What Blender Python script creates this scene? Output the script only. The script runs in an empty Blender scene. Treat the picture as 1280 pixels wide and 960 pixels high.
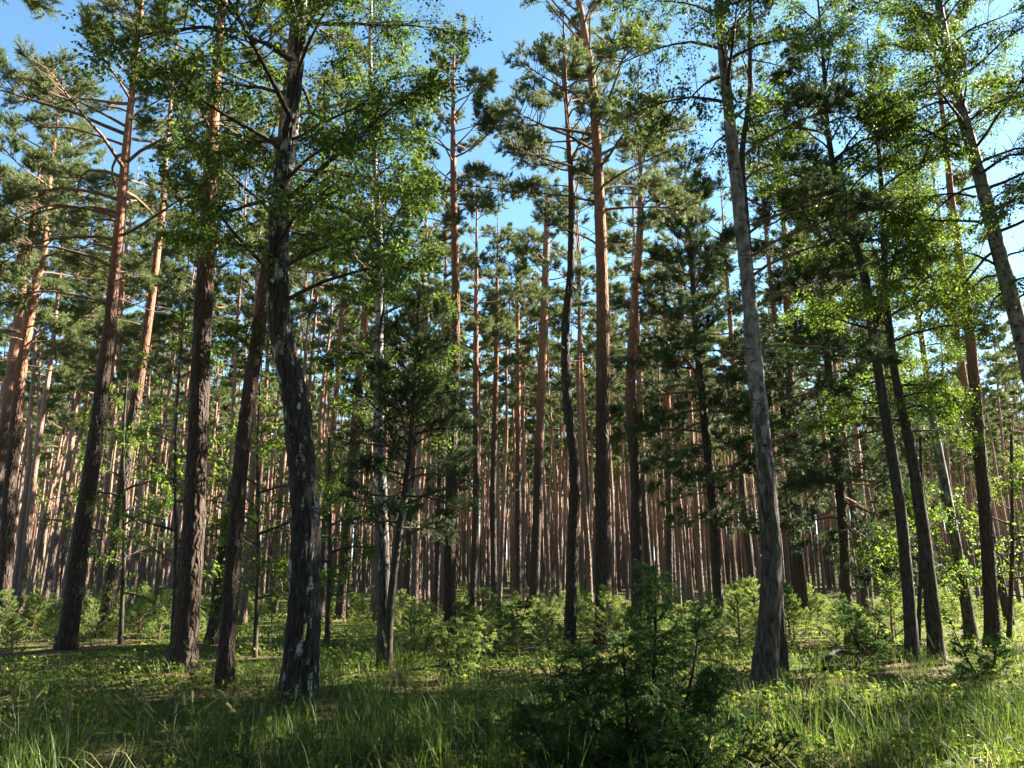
import bpy, math, random
import numpy as np
from mathutils import Vector, Matrix

S = bpy.context.scene
COL = S.collection
PI = math.pi

# ------------------------------------------------------------------ camera, sky, sun, exposure
FPX, PITCH, EYE = 967.0, math.radians(13.9), 1.6      # focal length in photo pixels (1280 wide)
cam_data = bpy.data.cameras.new('camera')
cam_data.sensor_fit = 'HORIZONTAL'
cam_data.sensor_width = 36.0
cam_data.lens = FPX / 1280 * 36
cam_data.clip_start = 0.05
cam_data.clip_end = 6000
cam = bpy.data.objects.new('camera', cam_data)
COL.objects.link(cam)
cam.location = (0, 0, EYE)
cam.rotation_euler = (PI / 2 + PITCH, 0, 0)
S.camera = cam

SUN_AZ, SUN_EL = math.radians(67), math.radians(32)
W = bpy.data.worlds.new("World")
S.world = W
W.use_nodes = True
nt = W.node_tree
bg = nt.nodes['Background']
sky = nt.nodes.new('ShaderNodeTexSky')
sky.sky_type = 'NISHITA'
sky.sun_disc = False
sky.sun_elevation = SUN_EL
sky.sun_rotation = SUN_AZ
sky.altitude = 1200
sky.air_density = 0.75
sky.dust_density = 0.3
sky.ozone_density = 1.2
hs = nt.nodes.new('ShaderNodeHueSaturation')
hs.inputs['Hue'].default_value = 0.482
hs.inputs['Saturation'].default_value = 1.05
nt.links.new(sky.outputs[0], hs.inputs['Color'])
nt.links.new(hs.outputs[0], bg.inputs[0])
bg.inputs[1].default_value = 0.05
sd = bpy.data.lights.new('sun', 'SUN')
sd.energy = 5.0
sd.angle = math.radians(0.53)
sd.color = (1.0, 0.90, 0.74)
sun = bpy.data.objects.new('sun', sd)
COL.objects.link(sun)
sdir = Vector((math.sin(SUN_AZ) * math.cos(SUN_EL), math.cos(SUN_AZ) * math.cos(SUN_EL), math.sin(SUN_EL)))
sun.rotation_euler = sdir.to_track_quat('Z', 'Y').to_euler()
sun.location = (40, 20, 40)
S.view_settings.view_transform = 'Standard'
S.view_settings.look = 'None'
S.view_settings.gamma = 1
S.view_settings.exposure = 3.2
S.render.engine = 'CYCLES'
cy = S.cycles
cy.max_bounces = 6
cy.diffuse_bounces = 4
cy.glossy_bounces = 2
cy.transmission_bounces = 3
cy.transparent_max_bounces = 4
cy.use_denoising = True
cy.denoiser = 'OPENIMAGEDENOISE'
cy.denoising_input_passes = 'RGB_ALBEDO_NORMAL'
cy.denoising_prefilter = 'ACCURATE'
cy.use_adaptive_sampling = True
cy.adaptive_threshold = 0.02

# ------------------------------------------------------------------ projection helpers
CP, SP = math.cos(PITCH), math.sin(PITCH)


def ray(px, py):
    u, v = (px - 640) / FPX, (480 - py) / FPX
    return np.array([u, CP - v * SP, SP + v * CP])


def at(px, py, Y):
    d = ray(px, py)
    return np.array([0, 0, EYE]) + d * (Y / d[1])


def depth(px, py, Y):
    return Y / ray(px, py)[1]


def ground_y(py):
    d = ray(640, py)
    return EYE / -d[2] * d[1]


# ------------------------------------------------------------------ numeric helpers
def unit(a):
    return a / np.maximum(np.linalg.norm(a, axis=-1, keepdims=True), 1e-9)


def rand_unit(rng, n):
    return unit(rng.normal(size=(n, 3)))


_lat = np.random.default_rng(5).random((256, 256))


def noise2(u, v):
    """smooth lattice noise, period 256, 0..1"""
    u, v = np.asarray(u, float), np.asarray(v, float)
    iu, iv = np.floor(u).astype(int), np.floor(v).astype(int)
    fu, fv = u - iu, v - iv
    fu, fv = fu * fu * (3 - 2 * fu), fv * fv * (3 - 2 * fv)
    a = _lat[iu % 256, iv % 256]
    b = _lat[(iu + 1) % 256, iv % 256]
    c = _lat[iu % 256, (iv + 1) % 256]
    d = _lat[(iu + 1) % 256, (iv + 1) % 256]
    return (a * (1 - fu) + b * fu) * (1 - fv) + (c * (1 - fu) + d * fu) * fv


def ring_noise(th, z, k, fz, seed):
    """noise that closes round the trunk: k cells round, fz cells per metre"""
    u = th / (2 * PI) * k
    iu = np.floor(u).astype(int)
    fu = u - iu
    fu = fu * fu * (3 - 2 * fu)
    v = z * fz + seed * 17.3
    return noise2_i(iu % k + seed * 31, v) * (1 - fu) + noise2_i((iu + 1) % k + seed * 31, v) * fu


def noise2_i(i, v):
    iv = np.floor(v).astype(int)
    fv = v - iv
    fv = fv * fv * (3 - 2 * fv)
    return _lat[i % 256, iv % 256] * (1 - fv) + _lat[i % 256, (iv + 1) % 256] * fv


MOUNDS = []


def mound(x, y):
    x, y = np.asarray(x, float), np.asarray(y, float)
    m = np.zeros(np.broadcast(x, y).shape)
    for a, b, w in MOUNDS:
        m = np.maximum(m, np.exp(-((x - a) ** 2 + (y - b) ** 2) / w))
    return m


def gz(x, y):
    """height of the forest floor"""
    x, y = np.asarray(x, float), np.asarray(y, float)
    r = np.hypot(x, y)
    near = (noise2(x * .45 + 40, y * .45 + 40) - .5) * .10 + (noise2(x * 1.7 + 9, y * 1.7 + 70) - .5) * .05
    far = (noise2(x * .06 + 11, y * .06 + 31) - .5) * .9 * np.clip((r - 22) / 40, 0, 1)
    return near + far + .10 * mound(x, y) + np.clip((r - 95) / 160, 0, 1) * 6.5


# ------------------------------------------------------------------ mesh buffer
class Buf:
    def __init__(self):
        self.v, self.f, self.t, self.n = [], [], [], 0

    def add(self, V, F, tint=None):
        V = np.asarray(V, np.float32).reshape(-1, 3)
        self.v.append(V)
        self.f.append(np.asarray(F, np.int32) + self.n)
        self.t.append(np.full(len(V), .5, np.float32) if tint is None else np.broadcast_to(np.asarray(tint, np.float32), (len(V),)))
        self.n += len(V)

    def tube(self, P, R, seg=5, tint=None, cap=False):
        P = np.asarray(P, float)
        n = len(P)
        R = np.broadcast_to(np.asarray(R, float), (n,))
        T = unit(np.gradient(P, axis=0))
        m = P[-1] - P[0]
        ref = np.array([1., 0, 0]) if abs(m[0]) < .7 * np.linalg.norm(m) + 1e-9 else np.array([0, 0, 1.])
        A = unit(np.cross(T, ref))
        B = np.cross(T, A)
        th = np.arange(seg) / seg * 2 * PI
        V = P[:, None] + R[:, None, None] * (np.cos(th)[None, :, None] * A[:, None] + np.sin(th)[None, :, None] * B[:, None])
        i = np.arange(n - 1)[:, None] * seg
        j = np.arange(seg)[None]
        k = (j + 1) % seg
        F = np.stack([i + j, i + k, i + seg + k, i + seg + j], -1).reshape(-1, 4)
        self.add(V.reshape(-1, 3), F, tint)

    def build(self, name, mat, smooth=True):
        me = bpy.data.meshes.new(name)
        if not self.v:
            return me
        V = np.concatenate(self.v)
        q = [f for f in self.f if f.shape[1] == 4]
        t = [f for f in self.f if f.shape[1] == 3]
        q = np.concatenate(q) if q else np.zeros((0, 4), np.int32)
        t = np.concatenate(t) if t else np.zeros((0, 3), np.int32)
        loops = np.concatenate([q.ravel(), t.ravel()])
        start = np.concatenate([np.arange(len(q)) * 4, len(q) * 4 + np.arange(len(t)) * 3]).astype(np.int32)
        me.vertices.add(len(V))
        me.vertices.foreach_set('co', V.ravel())
        me.loops.add(len(loops))
        me.loops.foreach_set('vertex_index', loops.astype(np.int32))
        me.polygons.add(len(start))
        me.polygons.foreach_set('loop_start', start)
        if smooth:
            me.polygons.foreach_set('use_smooth', np.ones(len(start), bool))
        a = me.attributes.new('tint', 'FLOAT', 'POINT')
        a.data.foreach_set('value', np.concatenate(self.t).astype(np.float32))
        me.update(calc_edges=True)
        me.materials.append(mat)
        return me


def link(name, data, parent=None, loc=None):
    o = bpy.data.objects.new(name, data)
    COL.objects.link(o)
    if parent is not None:
        o.parent = parent
    if loc is not None:
        o.location = loc
    return o


def tag(o, label=None, cat=None, group=None, kind=None):
    for k, v in (('label', label), ('category', cat), ('group', group), ('kind', kind)):
        if v:
            o[k] = v
    return o


# foliage primitives -------------------------------------------------
def needles(buf, rng, P, A, k, ln, w, spread, along=.1):
    """k needle blades at every tuft P, leaning out from the twig axis A"""
    n = len(P)
    if n == 0:
        return
    P = np.repeat(P, k, 0)
    A = np.repeat(A, k, 0)
    m = len(P)
    D = unit(A + rand_unit(rng, m) * spread)
    L = ln * rng.uniform(.7, 1.15, m)[:, None]
    P0 = P + A * rng.uniform(-along, along, m)[:, None]
    side = unit(np.cross(D, rand_unit(rng, m))) * (w * .5)
    V = np.stack([P0 - side, P0 + side, P0 + D * L], 1).reshape(-1, 3)
    F = np.arange(m * 3).reshape(-1, 3)
    t = np.repeat(np.repeat(rng.random(n), k) * .7 + rng.random(m) * .3, 3)
    buf.add(V, F, t)


def leaves(buf, rng, P, D, size, up=.6, asp=.62):
    """one kite-shaped, slightly folded leaf at every P pointing along D"""
    m = len(P)
    if m == 0:
        return
    D = unit(D)
    N = unit(rand_unit(rng, m) + np.array([0, 0, up]))
    sd = unit(np.cross(D, N))
    N = np.cross(sd, D)
    s = (size * rng.uniform(.45, 1.4, m))[:, None]
    w = s * asp * .5
    V = np.stack([P, P + D * s * .42 - sd * w + N * s * .1, P + D * s - N * s * .08, P + D * s * .42 + sd * w + N * s * .1], 1).reshape(-1, 3)
    F = np.arange(m * 4).reshape(-1, 4)
    buf.add(V, F, np.repeat(rng.random(m), 4))


# ------------------------------------------------------------------ materials
def nodes_of(name):
    m = bpy.data.materials.new(name)
    m.use_nodes = True
    t = m.node_tree
    t.nodes.clear()
    return m, t


def N(t, kind, **kw):
    n = t.nodes.new('ShaderNode' + kind)
    for k, v in kw.items():
        if k.startswith('_'):
            setattr(n, k[1:], v)
        else:
            key = int(k[1:]) if k[0] == 'i' and k[1:].isdigit() else k.replace('_', ' ')
            n.inputs[key].default_value = v
    return n


def ramp(t, fac, stops):
    r = t.nodes.new('ShaderNodeValToRGB')
    e = r.color_ramp.elements
    while len(e) < len(stops):
        e.new(.5)
    for el, (p, c) in zip(e, stops):
        el.position = p
        el.color = (*c, 1) if len(c) == 3 else c
    t.links.new(fac, r.inputs[0])
    return r.outputs[0]


def mixc(t, fac, a, b, mode='MIX'):
    m = t.nodes.new('ShaderNodeMix')
    m.data_type = 'RGBA'
    m.blend_type = mode
    for sock, v in ((m.inputs[0], fac), (m.inputs[6], a), (m.inputs[7], b)):
        if isinstance(v, (float, int)):
            sock.default_value = v
        elif isinstance(v, tuple):
            sock.default_value = (*v, 1)
        else:
            t.links.new(v, sock)
    return m.outputs[2]


def math_(t, op, a, b=None, clamp=False):
    m = t.nodes.new('ShaderNodeMath')
    m.operation = op
    m.use_clamp = clamp
    for s, v in zip(m.inputs, (a, b)):
        if v is None:
            continue
        if isinstance(v, (float, int)):
            s.default_value = v
        else:
            t.links.new(v, s)
    return m.outputs[0]


def leaf_mat(name, c0, c1, c2, trans, tcol, rough=.5, spec=.3, vary=.25):
    """leaf or needle: diffuse and sheen on the face, light coming through from behind"""
    m, t = nodes_of(name)
    out = N(t, 'OutputMaterial')
    att = N(t, 'Attribute', _attribute_name='tint')
    oi = N(t, 'ObjectInfo')
    col = ramp(t, att.outputs['Fac'], [(0, c0), (.5, c1), (1, c2)])
    hs = N(t, 'HueSaturation')
    v = math_(t, 'MULTIPLY_ADD', oi.outputs['Random'], vary)
    v.node.inputs[2].default_value = 1 - vary / 2
    t.links.new(v, hs.inputs['Value'])
    t.links.new(col, hs.inputs['Color'])
    b = N(t, 'BsdfPrincipled')
    b.inputs['Roughness'].default_value = rough
    b.inputs['Specular IOR Level'].default_value = spec
    t.links.new(hs.outputs[0], b.inputs['Base Color'])
    tr = N(t, 'BsdfTranslucent')
    tc = mixc(t, 1.0, hs.outputs[0], tcol, 'MULTIPLY')
    t.links.new(tc, tr.inputs[0])
    mx = N(t, 'MixShader')
    mx.inputs[0].default_value = trans
    t.links.new(b.outputs[0], mx.inputs[1])
    t.links.new(tr.outputs[0], mx.inputs[2])
    t.links.new(mx.outputs[0], out.inputs[0])
    return m


def bark_base(name):
    m, t = nodes_of(name)
    out = N(t, 'OutputMaterial')
    b = N(t, 'BsdfPrincipled')
    b.inputs['Roughness'].default_value = .9
    b.inputs['Specular IOR Level'].default_value = .15
    t.links.new(b.outputs[0], out.inputs[0])
    tc = N(t, 'TexCoord')
    return m, t, b, tc.outputs['Object']


def scaled(t, vec, s):
    mp = N(t, 'Mapping')
    mp.inputs['Scale'].default_value = s
    t.links.new(vec, mp.inputs[0])
    return mp.outputs[0]


def tex_noise(t, vec, scale, detail=3, rough=.55):
    n = N(t, 'TexNoise')
    n.inputs['Scale'].default_value = scale
    n.inputs['Detail'].default_value = detail
    n.inputs['Roughness'].default_value = rough
    t.links.new(vec, n.inputs['Vector'])
    return n.outputs['Fac']


def tex_vor(t, vec, scale, feature='DISTANCE_TO_EDGE'):
    n = N(t, 'TexVoronoi', _feature=feature)
    n.inputs['Scale'].default_value = scale
    t.links.new(vec, n.inputs['Vector'])
    return n.outputs['Distance']


def bump(t, b, h, strength, dist):
    bp = N(t, 'Bump')
    bp.inputs['Strength'].default_value = strength
    bp.inputs['Distance'].default_value = dist
    t.links.new(h, bp.inputs['Height'])
    t.links.new(bp.outputs[0], b.inputs['Normal'])


def pine_bark(name, z0=3.5, z1=10.0, low=(.044, .032, .026), high=(.27, .125, .076)):
    m, t, b, vec = bark_base(name)
    oi = N(t, 'ObjectInfo')
    warp = tex_noise(t, vec, 6, 2)
    sep = N(t, 'SeparateXYZ')
    t.links.new(vec, sep.inputs[0])
    # plates with dark furrows on the old bark
    va = N(t, 'VectorMath', _operation='ADD')
    t.links.new(scaled(t, vec, (12, 12, 3.4)), va.inputs[0])
    t.links.new(warp, va.inputs[1])
    edge = tex_vor(t, va.outputs[0], 1)
    plate = ramp(t, edge, [(0, (0, 0, 0)), (.10, (.35, .35, .35)), (.32, (1, 1, 1))])
    fine = tex_noise(t, scaled(t, vec, (30, 30, 12)), 1, 4)
    lowc = mixc(t, plate, tuple(c * .22 for c in low), tuple(c * 1.15 for c in low))
    lowc = mixc(t, fine, lowc, tuple(min(1, c * 1.75) for c in low))
    flake = tex_noise(t, scaled(t, vec, (12, 12, 7)), 1, 4, .65)
    highc = ramp(t, flake, [(.3, tuple(c * .62 for c in high)), (.5, high), (.68, (high[0] * 1.2, high[1] * 1.45, high[2] * 1.7))])
    h = math_(t, 'MULTIPLY_ADD', tex_noise(t, scaled(t, vec, (3, 3, .8)), 1, 3), 3.6)
    h.node.inputs[2].default_value = -1.8
    hz = math_(t, 'ADD', sep.outputs[2], h)
    hz = math_(t, 'SUBTRACT', hz, math_(t, 'MULTIPLY', oi.outputs['Random'], 2.5))
    f = N(t, 'MapRange', _interpolation_type='SMOOTHSTEP')
    f.inputs[1].default_value, f.inputs[2].default_value = z0, z1
    t.links.new(hz, f.inputs[0])
    col = mixc(t, f.outputs[0], lowc, highc)
    t.links.new(col, b.inputs['Base Color'])
    hgt = mixc(t, f.outputs[0], plate, flake)
    bump(t, b, hgt, .9, .045)
    return m


def birch_bark(name, black_to, white=(.52, .50, .46), fiss=.5):
    """white papery bark with dark lenticels; black furrowed bark up to about black_to metres"""
    m, t, b, vec = bark_base(name)
    sep = N(t, 'SeparateXYZ')
    t.links.new(vec, sep.inputs[0])
    len_ = tex_noise(t, scaled(t, vec, (5, 5, 19)), 1, 5, .7)
    band = ramp(t, len_, [(.33, (.08, .075, .07)), (.44, (1, 1, 1))])
    stain = tex_noise(t, scaled(t, vec, (9, 9, 5)), 1, 5, .65)
    wc = ramp(t, stain, [(.32, tuple(c * .30 for c in white)), (.5, white), (.66, tuple(min(1, c * 1.7) for c in white))])
    wc = mixc(t, 1.0, wc, band, 'MULTIPLY')
    # diamond shaped black clefts
    n1 = tex_noise(t, scaled(t, vec, (9, 9, 3.0)), 1, 4, .6)
    hz = math_(t, 'DIVIDE', sep.outputs[2], black_to)
    k = math_(t, 'SUBTRACT', 1.0, hz, True)
    k = math_(t, 'MULTIPLY', k, fiss)
    thr = math_(t, 'ADD', n1, k)
    mask = ramp(t, thr, [(.60, (0, 0, 0)), (.67, (1, 1, 1))])
    fur = tex_noise(t, scaled(t, vec, (22, 22, 6)), 1, 4)
    bc = ramp(t, fur, [(.35, (.018, .016, .014)), (.65, (.085, .075, .062))])
    col = mixc(t, mask, wc, bc)
    t.links.new(col, b.inputs['Base Color'])
    hh = mixc(t, mask, band, fur)
    bump(t, b, hh, .7, .025)
    b.inputs['Roughness'].default_value = .75
    return m


def plain_bark(name, c, bright=1.6):
    m, t, b, vec = bark_base(name)
    n = tex_noise(t, scaled(t, vec, (20, 20, 8)), 1, 4)
    col = ramp(t, n, [(.3, tuple(x * .5 for x in c)), (.7, tuple(min(1, x * bright) for x in c))])
    t.links.new(col, b.inputs['Base Color'])
    bump(t, b, n, .6, .02)
    return m


def old_birch(name):
    """black furrowed bark with torn white patches, whiter high up"""
    m, t, b, vec = bark_base(name)
    sep = N(t, 'SeparateXYZ')
    t.links.new(vec, sep.inputs[0])
    fur = tex_noise(t, scaled(t, vec, (26, 26, 7)), 1, 5, .65)
    black = ramp(t, fur, [(.35, (.010, .009, .008)), (.6, (.045, .040, .034)), (.75, (.09, .082, .07))])
    lent = tex_noise(t, scaled(t, vec, (5, 5, 34)), 1, 3, .6)
    stain = tex_noise(t, scaled(t, vec, (6, 6, 3)), 1, 4)
    white = mixc(t, stain, (.15, .145, .135), (.42, .41, .39))
    white = mixc(t, 1.0, white, ramp(t, lent, [(.38, (.10, .09, .08)), (.46, (1, 1, 1))]), 'MULTIPLY')
    patch = tex_noise(t, scaled(t, vec, (8, 8, 2.4)), 1, 5, .62)
    hz = N(t, 'MapRange')
    hz.inputs[1].default_value, hz.inputs[2].default_value = 3.0, 9.0
    hz.inputs[3].default_value, hz.inputs[4].default_value = -.01, .045
    t.links.new(sep.outputs[2], hz.inputs[0])
    mask = ramp(t, math_(t, 'ADD', patch, hz.outputs[0]), [(.555, (0, 0, 0)), (.60, (1, 1, 1))])
    t.links.new(mixc(t, mask, black, white), b.inputs['Base Color'])
    bump(t, b, mixc(t, mask, fur, (.8, .8, .8)), .8, .035)
    return m


M = {}
M['pine_bark'] = pine_bark('pine bark')
M['pine_bark_dark'] = pine_bark('dark pine bark', 6.0, 14.0, (.045, .035, .029), (.14, .075, .048))
M['pine_bark_stand'] = pine_bark('stand pine bark', 1.5, 7.0, (.105, .074, .060), (.255, .148, .106))
M['birch_black'] = old_birch('old birch bark')
M['birch_white'] = birch_bark('birch bark', 5.0, (.155, .15, .143), .50)
M['birch_bright'] = birch_bark('bright birch bark', 3.6, (.28, .275, .26), .40)
M['birch_grey'] = birch_bark('grey birch bark', 5.0, (.15, .145, .135), .35)
M['dark_bark'] = plain_bark('dark bark', (.034, .029, .024), 2.2)
M['twig'] = plain_bark('pine limb bark', (.13, .085, .062))
M['twig_dark'] = plain_bark('birch twig bark', (.045, .036, .03))
M['dead'] = plain_bark('dead wood', (.17, .14, .12))
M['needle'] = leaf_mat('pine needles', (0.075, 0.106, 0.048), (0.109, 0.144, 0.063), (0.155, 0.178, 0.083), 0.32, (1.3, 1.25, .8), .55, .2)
M['needle_dark'] = leaf_mat('shaded pine needles', (0.038, 0.066, 0.034), (0.058, 0.092, 0.044), (0.088, 0.122, 0.054), 0.25, (1.2, 1.2, .8), .55, .2)  # darker copy of the pine needles, with shade put into the colour
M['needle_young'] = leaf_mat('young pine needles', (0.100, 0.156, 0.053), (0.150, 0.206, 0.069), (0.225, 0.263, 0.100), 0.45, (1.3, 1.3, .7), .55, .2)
M['juniper'] = leaf_mat('juniper needles', (0.036, 0.074, 0.022), (0.062, 0.115, 0.033), (0.110, 0.165, 0.052), 0.30, (1.1, 1.4, .7), .55, .2)
M['leaf'] = leaf_mat('birch leaves', (0.035, 0.074, 0.018), (0.056, 0.104, 0.024), (0.098, 0.146, 0.033), 0.48, (1.6, 1.5, .6), .55, .2)
M['leaf_light'] = leaf_mat('light leaves', (0.058, 0.108, 0.021), (0.086, 0.155, 0.030), (0.140, 0.205, 0.042), 0.50, (1.6, 1.5, .6), .55, .2)
M['grass'] = leaf_mat('grass', (0.033, 0.068, 0.019), (0.053, 0.096, 0.024), (0.105, 0.145, 0.042), 0.48, (1.4, 1.4, .6), .55, .2)
M['cover'] = leaf_mat('low plants', (0.075, 0.115, 0.028), (0.120, 0.168, 0.040), (0.185, 0.220, 0.062), 0.48, (1.4, 1.35, .6), .7, .06)
M['straw'] = leaf_mat('seed heads', (.24, .25, .11), (.33, .33, .16), (.42, .41, .24), .45, (1.2, 1.2, .9), .6, .2)
M['brown'] = leaf_mat('dry leaves', (.09, .055, .033), (.14, .085, .050), (.20, .13, .08), .15, (1.2, 1.1, .8), .6, .2)


def ground_mat():
    m, t = nodes_of('forest floor')
    out = N(t, 'OutputMaterial')
    b = N(t, 'BsdfPrincipled')
    b.inputs['Roughness'].default_value = .95
    b.inputs['Specular IOR Level'].default_value = .1
    t.links.new(b.outputs[0], out.inputs[0])
    vec = N(t, 'TexCoord').outputs['Object']
    big = tex_noise(t, vec, .55, 4, .6)
    small = tex_noise(t, vec, 14, 5, .7)
    moss = ramp(t, small, [(.3, (.022, .040, .010)), (.5, (.065, .090, .020)), (.72, (.14, .155, .04))])
    litter = ramp(t, small, [(.3, (.045, .030, .018)), (.55, (.12, .080, .048)), (.75, (.22, .16, .10))])
    att = N(t, 'Attribute', _attribute_name='tint')
    big = math_(t, 'ADD', big, math_(t, 'MULTIPLY', att.outputs['Fac'], .25))
    k = ramp(t, big, [(.46, (0, 0, 0)), (.62, (1, 1, 1))])
    t.links.new(mixc(t, k, moss, litter), b.inputs['Base Color'])
    bump(t, b, small, 1.0, .06)
    return m


M['ground'] = ground_mat()

# ------------------------------------------------------------------ trunks
def smooth_path(P, step):
    """resample a polyline at even steps and round its corners"""
    P = np.asarray(P, float)
    d = np.concatenate([[0], np.cumsum(np.linalg.norm(np.diff(P[:, :3], axis=0), axis=1))])
    n = max(4, int(d[-1] / step))
    s = np.linspace(0, d[-1], n)
    Q = np.stack([np.interp(s, d, P[:, k]) for k in range(P.shape[1])], 1)
    w = max(1, int(.8 / step))
    ker = np.hanning(2 * w + 3)[1:-1]
    ker /= ker.sum()
    pad = len(ker) // 2
    E = np.concatenate([2 * Q[:1] - Q[pad:0:-1], Q, 2 * Q[-1:] - Q[-2:-pad - 2:-1]]) if n > pad + 1 else None
    if E is not None:
        Q = np.stack([np.convolve(E[:, k], ker, 'valid') for k in range(Q.shape[1])], 1)
    return Q


def trunk_surface(buf, Q, seg, amp, seed, furrows=13, fz=3.2, flare=.35, decay=9.0):
    """a tapering trunk with root flare and real furrows; Q rows are x y z radius"""
    P, R = Q[:, :3], Q[:, 3]
    n = len(P)
    th = np.arange(seg) / seg * 2 * PI
    z = P[:, 2][:, None]
    TH = np.broadcast_to(th[None], (n, seg))
    ZZ = np.broadcast_to(z, (n, seg))
    nz = np.abs(ring_noise(TH, ZZ, furrows, fz, seed) * 2 - 1) * .6 + ring_noise(TH, ZZ, furrows * 2, fz * 2.3, seed + 3) * .4
    lump = ring_noise(TH, ZZ, 4, .9, seed + 5) - .5
    fade = np.exp(-np.maximum(ZZ, 0) / decay)
    root = ring_noise(TH, ZZ * 0, 5, 0, seed + 8)
    fl = 1 + flare * np.exp(-np.maximum(ZZ, 0) / .22) * (.5 + root) + .06 * np.exp(-np.maximum(ZZ, 0) / .9)
    rr = R[:, None] * fl * (1 + lump * .10) + amp * (nz - .4) * (.25 + .75 * fade) * np.minimum(1, R[:, None] / .1)
    T = unit(np.gradient(P, axis=0))
    A = unit(np.cross(T, np.array([0, 1., 0])))
    B = np.cross(T, A)
    V = P[:, None] + rr[..., None] * (np.cos(th)[None, :, None] * A[:, None] + np.sin(th)[None, :, None] * B[:, None])
    i = np.arange(n - 1)[:, None] * seg
    j = np.arange(seg)[None]
    k = (j + 1) % seg
    F = np.stack([i + j, i + k, i + seg + k, i + seg + j], -1).reshape(-1, 4)
    buf.add(V.reshape(-1, 3), F)


def path_from_pixels(px, Y, top=None, lean=(0, 0), bow=0.0):
    """trunk axis from traced widths, standing in its own depth; extended up to height top. Local to the tree's foot."""
    rows = []
    for x, y, w in px:
        p = at(x, y, Y)
        rows.append([*p, w / FPX * depth(x, y, Y) / 2 * .85])
    A = np.array(rows)
    foot = A[0, :3].copy()
    foot[2] = 0
    A[:, :3] -= foot
    A[:, 2] -= A[0, 2]
    if top and A[-1, 2] < top:
        d = A[-1, :3] - A[-2, :3]
        d = d / np.linalg.norm(d) * .5 + np.array([lean[0], lean[1], 1.0])
        d /= d[2]
        h = top - A[-1, 2]
        for f in (.33, .66, 1.0):
            A = np.vstack([A, [*(A[-1, :3] + d * h / 3), max(.012, A[len(px) - 1, 3] * (1 - f) + .012)]])
    if bow:
        A[:, 1] += bow * np.sin(np.clip(A[:, 2] / A[-1, 2], 0, 1) * PI)
    below = A[0].copy()
    below[:3] += (A[0, :3] - A[1, :3]) / np.linalg.norm(A[0, :3] - A[1, :3]) * .25
    return np.vstack([below, A]), foot


def axis_at(Q, z):
    return np.array([np.interp(z, Q[:, 2], Q[:, k]) for k in range(4)])


# ------------------------------------------------------------------ limbs
def limb_path(rng, p0, az, elev, L, droop, npt=7, wig=.09):
    """a limb that leaves at elev and bends by droop over its length"""
    P = [np.array(p0, float)]
    e, a = elev, az
    for k in range(npt - 1):
        e += droop / (npt - 1) + rng.normal() * wig
        a += rng.normal() * wig * 1.4
        P.append(P[-1] + np.array([math.cos(a) * math.cos(e), math.sin(a) * math.cos(e), math.sin(e)]) * L / (npt - 1))
    return np.array(P)


def side_shoots(rng, P, n, l0, t0=.3, flat=.4, fwd=.7, up=.1):
    """starts, ends of shoots leaving a limb on both sides"""
    t = np.sort(rng.uniform(t0, 1, n))
    s = t * (len(P) - 1)
    i = np.minimum(s.astype(int), len(P) - 2)
    f = (s - i)[:, None]
    A = P[i] * (1 - f) + P[i + 1] * f
    T = unit(P[i + 1] - P[i])
    side = unit(np.cross(T, np.array([0, 0, 1.])) + 1e-6)
    sg = np.where(np.arange(n) % 2, 1, -1)[:, None] * rng.uniform(.6, 1.1, (n, 1))
    D = unit(T * fwd + side * sg + rand_unit(rng, n) * flat + np.array([0, 0, up]))
    L = (l0 * (1.15 - .75 * t) * rng.uniform(.6, 1.2, n))[:, None]
    return A, A + D * L, t


def pine_limb(rng, wood, fol, p0, az, elev, L, r0, droop, q):
    """q: detail dict. wood gets the limb and its shoots, fol gets the needle tufts"""
    P = limb_path(rng, p0, az, elev, L, droop)
    wood.tube(P, np.linspace(r0, r0 * .18, len(P)), q['seg'])
    n2 = max(3, int(L * q['shoots']))
    A, B, t = side_shoots(rng, P, n2, L * .36 + .1, q.get('bare', .5), .35, .8, .22)
    A = np.vstack([A, P[-2:-1]])
    B = np.vstack([B, P[-1:] + unit(P[-1:] - P[-2:-1]) * .1])
    n2 += 1
    if q['wood']:
        for a, b in zip(A, B):
            mid = (a + b) / 2 - np.array([0, 0, .04 * np.linalg.norm(b - a)])
            wood.tube(np.array([a, mid, b]), [r0 * .3, r0 * .22, r0 * .1], 3)
    tw = q['twigs']
    s = rng.uniform(.4, 1.0, (n2, tw))
    C = A[:, None] + (B - A)[:, None] * s[..., None]
    base = unit(B - A)[:, None]
    D = unit(base + rng.normal(size=(n2, tw, 3)) * .55 + np.array([0, 0, .45]))
    ln = q['twig_len'] * rng.uniform(.5, 1.2, (n2, tw, 1))
    E = C + D * ln
    C, D, E = C.reshape(-1, 3), D.reshape(-1, 3), E.reshape(-1, 3)
    m = q['tufts']
    ss = rng.uniform(.3, 1.05, (len(C), m))
    T = (C[:, None] + (E - C)[:, None] * ss[..., None]).reshape(-1, 3)
    TA = unit(np.repeat(D, m, 0) + rng.normal(size=(len(T), 3)) * .3)
    keep = rng.random(len(T)) < q.get('fill', 1)
    needles(fol, rng, T[keep], TA[keep], q['k'], q['ln'], q['w'], q.get('spread', .85), q['ln'] * .5)


STAND = dict(seg=4, shoots=4.5, wood=False, twigs=9, twig_len=.24, tufts=5, k=9, ln=.13, w=.0135)


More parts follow.
